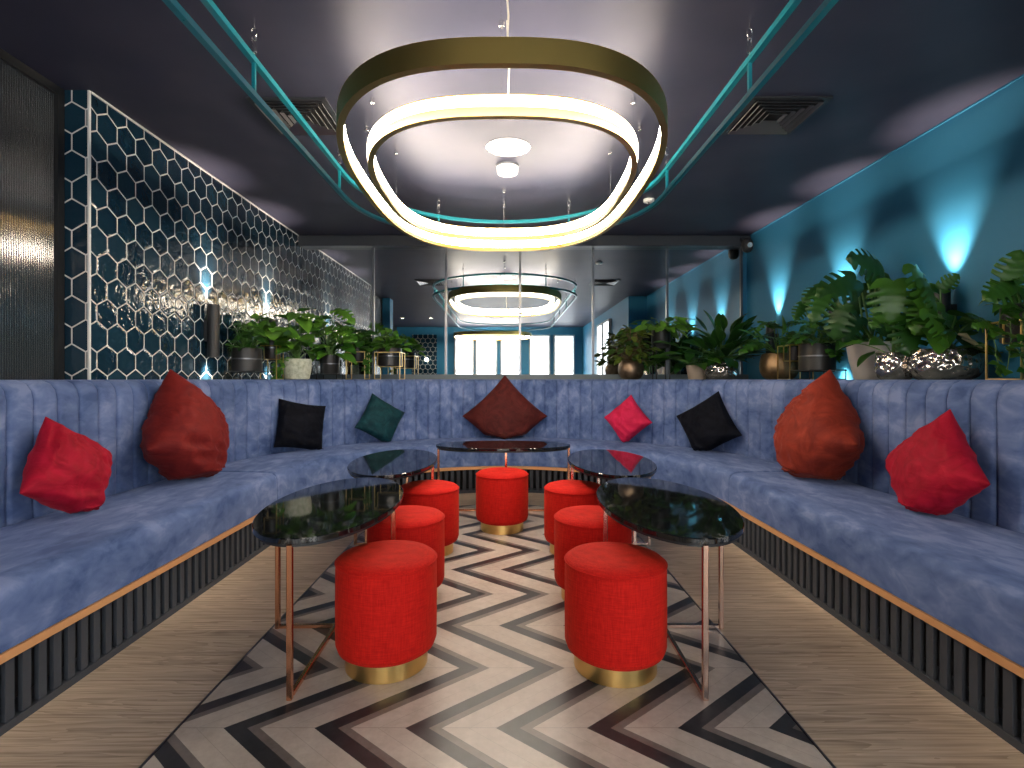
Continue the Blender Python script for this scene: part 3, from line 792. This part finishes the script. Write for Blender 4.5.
def plant(name, label, loc, prof, pmat, h, leafmat, builder, stem='stem_green', cat='plant', lift=0.0, stand=None, band=False):
    """potted plant: pot > soil, foliage, stems, and the wire stand it is fixed in"""
    t = thing(name, label, cat, loc, 0)
    prof = [(r, z+lift) for r, z in prof]
    rim = prof[-1][0]; top = prof[-1][1]
    body = [(.002, prof[0][1])]+prof+[(rim-.010, top), (rim-.014, top-.03), (rim-.016, top-.035)]
    p = MB().lathe(body, seg=44, caps=False).build('pot', pmat, t, smooth=40)
    if band: MB().lathe([(prof[-1][0]+.001, lift+h*.52), (prof[-1][0]+.003, lift+h*.525), (prof[-1][0]+.003, lift+h*.57), (prof[-1][0]+.001, lift+h*.575)], seg=40, caps=False).build('band', 'dark_steel', p)
    MB().lathe([(rim-.013, top-.034), (.002, top-.024)], seg=30, caps=False).build('soil', 'soil', t)
    L_, S_ = MB(), MB(); builder(L_, S_, Vector((0, 0, top-.03)))
    def keep(mb):
        lim = lambda v, a, b, m: b-m+(v-b+m)*.18 if v > b-m else (a+m-(a+m-v)*.18 if v < a+m else v)
        mb.v = [(lim(p[0]+loc[0], XL+.03, XR-.03, .07)-loc[0], lim(p[1]+loc[1], 0, YB-.07, .07)-loc[1], max(p[2], .006)) for p in mb.v]
    keep(L_); keep(S_)
    L_.build('foliage', leafmat, t, smooth=70)
    if S_.v: S_.build('stems', stem, t, smooth=70)
    if stand:
        w, hh = stand; r = .004; mb = MB()
        for sx in (-1, 1):
            for sy in (-1, 1): mb.tube([(sx*w, sy*w, 0), (sx*w, sy*w, hh)], r, square=True)
        for sx in (-1, 1):
            mb.tube([(sx*w, -w, hh), (sx*w, w, hh)], r, square=True); mb.tube([(-w, sx*w, hh), (w, sx*w, hh)], r, square=True)
            mb.tube([(sx*w, -w, .006), (sx*w, w, .006)], r, square=True)
        mb.tube([(-w, 0, lift-.005), (w, 0, lift-.005)], r, square=True)
        for sx in (-1, 1): mb.tube([(sx*w, 0, lift-.005), (sx*w, 0, hh)], r, square=True)
        mb.build('wire_stand', 'brass' if hh > .2 else 'matte_black', t, smooth=0)
    return t
cyl = lambda r, h, k=1.0: [(r*k*.94, 0), (r*k, .008), (r, h-.004), (r, h)]
def ivy(n, r, sz, seed, trails=0, drop=.2):
    def f(L_, S_, c):
        bush(L_, S_, c, n, r, r*.9, sz, sz*.9, 'ivy', seed, elev=(-.1, 1.3), stem=.002)
        rng = random.Random(seed+5)
        for i in range(trails):
            a = rng.uniform(-PI*.9, -PI*.1); trail(L_, S_, c+Vector((math.cos(a)*.05, math.sin(a)*.05, .03)), drop*rng.uniform(.7, 1.1), 14, seed+i, (math.cos(a)*.09, math.sin(a)*.09, 0))
    return f
def bsh(*a, **k): return lambda L_, S_, c: bush(L_, S_, c, *a, **k)
def at(px, Y, z=ZL): return ((px-CX)/F*Y, Y, z)

# left corner
plant('potted_ivy', 'small leafed bushy plant in a black cylinder pot, leftmost on the shelf', at(247, 4.68), cyl(.125, .21), 'black_pot', .21, 'leaf_mid', bsh(70, .20, .26, .085, .06, 'heart', 11, elev=(0, 1.4), front=.4), lift=.07, band=True, stand=(.128, .075))
plant('potted_pothos', 'round leafed plant in a narrow black pot on a brass stand, second from the left', at(272, 5.0), cyl(.062, .185), 'black_pot', .185, 'leaf_light', bsh(22, .19, .27, .17, .15, 'heart', 12, elev=(.2, 1.3), front=.5), lift=.20, band=True, stand=(.075, .32))
plant('potted_philodendron', 'bright big leafed plant with trailing ivy in a pale green ceramic pot', at(297, 5.22), [(.10, 0), (.118, .01), (.135, .09), (.14, .17), (.134, .205)], 'pale_textured', .205, 'leaf_light',
      lambda L_, S_, c: (bush(L_, S_, c, 36, .22, .55, .21, .16, 'heart', 13, elev=(.15, 1.45), front=.5), [trail(L_, S_, c+Vector((-.05-.02*i, -.10, .03)), .20, 16, 60+i, (-.05, -.07, 0)) for i in range(3)]))
plant('potted_monstera', 'upright split leafed plant in a small black pot behind the pale green pot', at(330, 5.62), cyl(.098, .20), 'black_pot', .20, 'leaf_light',
      lambda L_, S_, c: (bush(L_, S_, c, 20, .27, .55, .24, .20, 'monstera', 14, elev=(.35, 1.4), front=.5), bush(L_, S_, c, 14, .2, .2, .15, .11, 'heart', 15, front=.5)), lift=.06, band=True, stand=(.105, .066))
plant('potted_ivy', 'small trailing plant in a tiny black pot on a brass stand, second from the mirrors', at(358, 5.78), cyl(.07, .15), 'black_pot', .15, 'leaf_mid',
      lambda L_, S_, c: (bush(L_, S_, c, 26, .20, .30, .16, .12, 'heart', 16, elev=(0, 1.3), front=.5), [trail(L_, S_, c+Vector((.05+.02*i, -.05, .03)), .28, 18, 70+i, (.06, -.05, 0)) for i in range(3)]), lift=.20, stand=(.10, .30))
plant('potted_ivy', 'leafy plant in a black pot on a square brass stand, nearest the mirrors', at(390, 5.88), cyl(.13, .20), 'black_pot', .20, 'leaf_light', bsh(60, .20, .25, .10, .075, 'heart', 17, elev=(0, 1.4), front=.5), lift=.15, band=True, stand=(.138, .30))
# right corner, from the mirrors towards the camera
globe = lambda R, h, r0, r1: [(r0, 0), (r0+(R-r0)*.55, h*.10), (R*.96, h*.30), (R, h*.52), (R*.95, h*.78), (r1+(R-r1)*.35, h*.94), (r1, h)]
plant('potted_croton', 'bushy mottled plant in a round brown pot, first by the mirrors', at(631, 5.95), globe(.145, .215, .07, .10), 'brown_glaze', .215, 'leaf_croton', bsh(150, .28, .40, .12, .062, 'oval', 21, elev=(0, 1.4), front=.35), stem='stem_brown')
t = plant('potted_schefflera', 'yellow green plant in a small black pot raised on a tall black stand', at(661, 6.02), cyl(.105, .20), 'black_pot', .20, 'leaf_light', bsh(46, .34, .20, .19, .09, 'oval', 22, elev=(0, 1.0), front=.4), lift=.37)
mb = MB()
for sx, sy in ((-1, -1), (1, -1), (-1, 1), (1, 1)): mb.tube([(sx*.075, sy*.075, 0), (sx*.075, sy*.075, .385)], .006, square=True)
for k in (-1, 1): mb.tube([(-.075, k*.075, .365), (.075, k*.075, .365)], .005, square=True); mb.tube([(k*.075, -.075, .365), (k*.075, .075, .365)], .005, square=True)
mb.build('stand', 'matte_black', t, smooth=0)
plant('potted_philodendron', 'drooping big leafed plant in a plain beige pot behind the hammered silver pot', at(697, 5.90), [(.085, 0), (.095, .01), (.115, .14), (.118, .16)], 'beige_pot', .16, 'leaf_mid',
      lambda L_, S_, c: bush(L_, S_, c, 16, .34, .30, .34, .15, 'oval', 23, lean=(-.10, -.02, 0), elev=(.1, 1.2), front=.6))
plant('potted_peace_lily', 'dense green plant in a hammered silver pot, the one near the mirrors', at(721, 5.62), globe(.168, .185, .11, .145), 'hammered_silver', .185, 'leaf_dark',
      lambda L_, S_, c: (bush(L_, S_, c, 76, .34, .40, .25, .10, 'lance', 24, elev=(.0, 1.25), front=.5), bush(L_, S_, c, 16, .24, .2, .18, .11, 'oval', 25, elev=(0, .8), front=.7)))
plant('potted_monstera', 'young split leafed plant with white sheath in a bronze urn', at(779, 5.0), globe(.172, .25, .10, .14), 'old_bronze', .25, 'leaf_mid',
      lambda L_, S_, c: (bush(L_, S_, c, 15, .24, .40, .24, .19, 'monstera', 26, elev=(.3, 1.4), front=.5), bush(L_, S_, c, 16, .3, .25, .26, .07, 'lance', 27, lean=(-.04, -.05, 0), elev=(.0, .9), front=.7)))
plant('potted_ivy', 'tiny ivy in a small black pot on a brass stand right of the bronze urn', at(795, 4.62), cyl(.058, .15), 'black_pot', .15, 'leaf_mid', ivy(26, .13, .07, 28), lift=.17, stand=(.10, .30))
plant('potted_ivy', 'ivy in a wide black cylinder pot behind the rust orange cushion', at(817, 4.40), cyl(.138, .225), 'black_pot', .225, 'leaf_mid', ivy(110, .23, .085, 29, 3, .12), lift=.075, band=True, stand=(.146, .08))
# the big monsteras, leaf by leaf
def big(specs, root, Y, seed, fill=0):
    rng = random.Random(seed)
    def f(L_, S_, c):
        o = Vector(root)
        for (px, py, dx, dz, L, wd, dy) in specs:
            p = W(px, py, Y+dy)-o
            d = Vector((dx, rng.uniform(-.35, -.05), dz)).normalized()
            b = p-d*L*.45
            stem_to(S_, c+Vector((rng.uniform(-.05, .05), rng.uniform(-.05, .05), -.01)), b, .008, .15)
            leaf(L_, b, d, (rng.uniform(-.6, .45), -.8, rng.uniform(.2, 1.1)), L*.84, wd*.88, 'monstera', rng.uniform(.05, .3), rng.uniform(.0, .2))
        if fill: bush(L_, S_, c, fill, .22, .25, .20, .15, 'heart', seed+1, elev=(0, 1.2), front=.6)
    return f
r1 = Vector(at(873, 3.86))
plant('potted_monstera', 'largest monstera leaning left in a tall tapered light grey pot', r1, [(.105, 0), (.118, .01), (.150, .14), (.166, .25), (.166, .272)], 'grey_pot', .272, 'leaf_dark',
      big([(868, 262, -.9, .25, .40, .33, -.02), (838, 288, -.8, -.35, .36, .30, -.1), (890, 272, .9, .1, .36, .30, .05), (820, 305, -.55, -.8, .30, .22, -.1), (838, 322, -.3, -.9, .28, .24, -.15),
           (812, 292, -.8, -.5, .22, .18, .1), (858, 300, -.2, -.9, .28, .24, .1), (852, 330, -.5, -.7, .26, .22, -.12), (880, 298, .1, -.8, .27, .24, .1), (900, 285, .6, .4, .24, .20, .15), (800, 312, -.5, -.7, .18, .14, .15)], r1, 3.86, 31, 10))
r2 = Vector(at(944, 3.24))
r3 = Vector(at(895, 3.42))
plant('potted_monstera', 'monstera with one broad leaf facing out in the small hammered silver pot', r3, globe(.112, .178, .075, .098), 'hammered_silver', .178, 'leaf_mid',
      big([(893, 302, -.15, -.9, .32, .32, -.12), (912, 335, -.1, -.9, .30, .30, -.14), (880, 318, -.6, -.6, .2, .16, .0)], r3, 3.42, 33, 8))
plant('potted_monstera', 'monstera with dark split leaves in the big wide hammered silver pot', r2, globe(.192, .19, .125, .17), 'hammered_silver', .19, 'leaf_mid',
      big([(925, 285, .2, -.9, .30, .28, -.1), (935, 297, .35, -.9, .27, .26, -.12), (955, 325, .9, -.35, .28, .22, -.05), (942, 328, .3, -.8, .28, .26, -.16), (966, 322, .9, -.2, .24, .2, .02), (925, 318, -.5, -.8, .25, .22, -.05), (951, 281, .5, .5, .15, .12, -.06), (918, 300, -.4, -.8, .26, .24, .05)], r2, 3.24, 32, 14))
t = bpy.data.objects['foliage']  # dry sheaths in the big silver pot
mb = MB()
for a, b in (((962, 338), (984, 350)), ((958, 334), (972, 340))):
    p, q = W(*a, 3.12), W(*b, 3.08); mb.tube([p, p.lerp(q, .5)+Vector((0, 0, .012)), q], [.006, .014, .003], seg=8)
sh = [o for o in COL.objects if o.get('label', '').startswith('monstera with dark split')][0]
mb.build('dry_sheath', 'dry_sheath', sh, world=True)
r4 = Vector(at(1022, 2.78))
def far_right(L_, S_, c):
    bush(L_, S_, c, 44, .17, .16, .07, .065, 'ivy', 41, elev=(-.1, 1.3), stem=.002)
    for i in range(9):
        a = -PI*(.12+.8*i/8); trail(L_, S_, c+Vector((math.cos(a)*.06, math.sin(a)*.06, .03)), .36, 22, 80+i, (math.cos(a)*.12, math.sin(a)*.10, 0), .055)
    o = r4
    for (px, py, dx, dz, L, wd, dy) in ((1014, 272, .2, .9, .22, .18, -.02), (1004, 290, -.8, -.25, .2, .17, -.05), (985, 325, -.9, .0, .12, .1, .05)):
        p = W(px, py, 2.78+dy)-o; d = Vector((dx, -.2, dz)).normalized(); b = p-d*L*.45
        stem_to(S_, c, b, .006, .1); leaf(L_, b, d, (-.2, -.9, .5), L, wd, 'monstera', .1, .1)
plant('potted_ivy', 'trailing ivy in a black pot on a tall brass stand at the right edge', r4, cyl(.088, .20), 'black_pot', .20, 'leaf_mid', far_right, lift=.20, band=True, stand=(.098, .31))

# ------------------------------------------------------------------ light, camera, view
w = bpy.data.worlds.new('World'); sc.world = w; w.use_nodes = True
w.node_tree.nodes['Background'].inputs[0].default_value = (.75, .82, 1, 1); w.node_tree.nodes['Background'].inputs[1].default_value = .25
# daylight entering at the windows behind and beside the camera
cd = bpy.data.cameras.new('camera'); cam = bpy.data.objects.new('camera', cd); COL.objects.link(cam)
cam.location = (0, 0, CZ); cam.rotation_euler = (PI/2, 0, 0)
cd.sensor_width = 36; cd.lens = 36*F/1024; cd.shift_x = (512-CX)/1024; cd.shift_y = -(384-CY)/1024
cd.clip_start = .05
sc.camera = cam
vs = sc.view_settings; sc.display_settings.display_device = 'sRGB'
vs.view_transform = 'Standard'; vs.look = 'None'; vs.exposure = 0.62; vs.gamma = 1.0; vs.use_curve_mapping = False
sc.cycles.max_bounces = 8; sc.cycles.glossy_bounces = 5; sc.cycles.use_denoising = True
sc.cycles.sample_clamp_indirect = 6
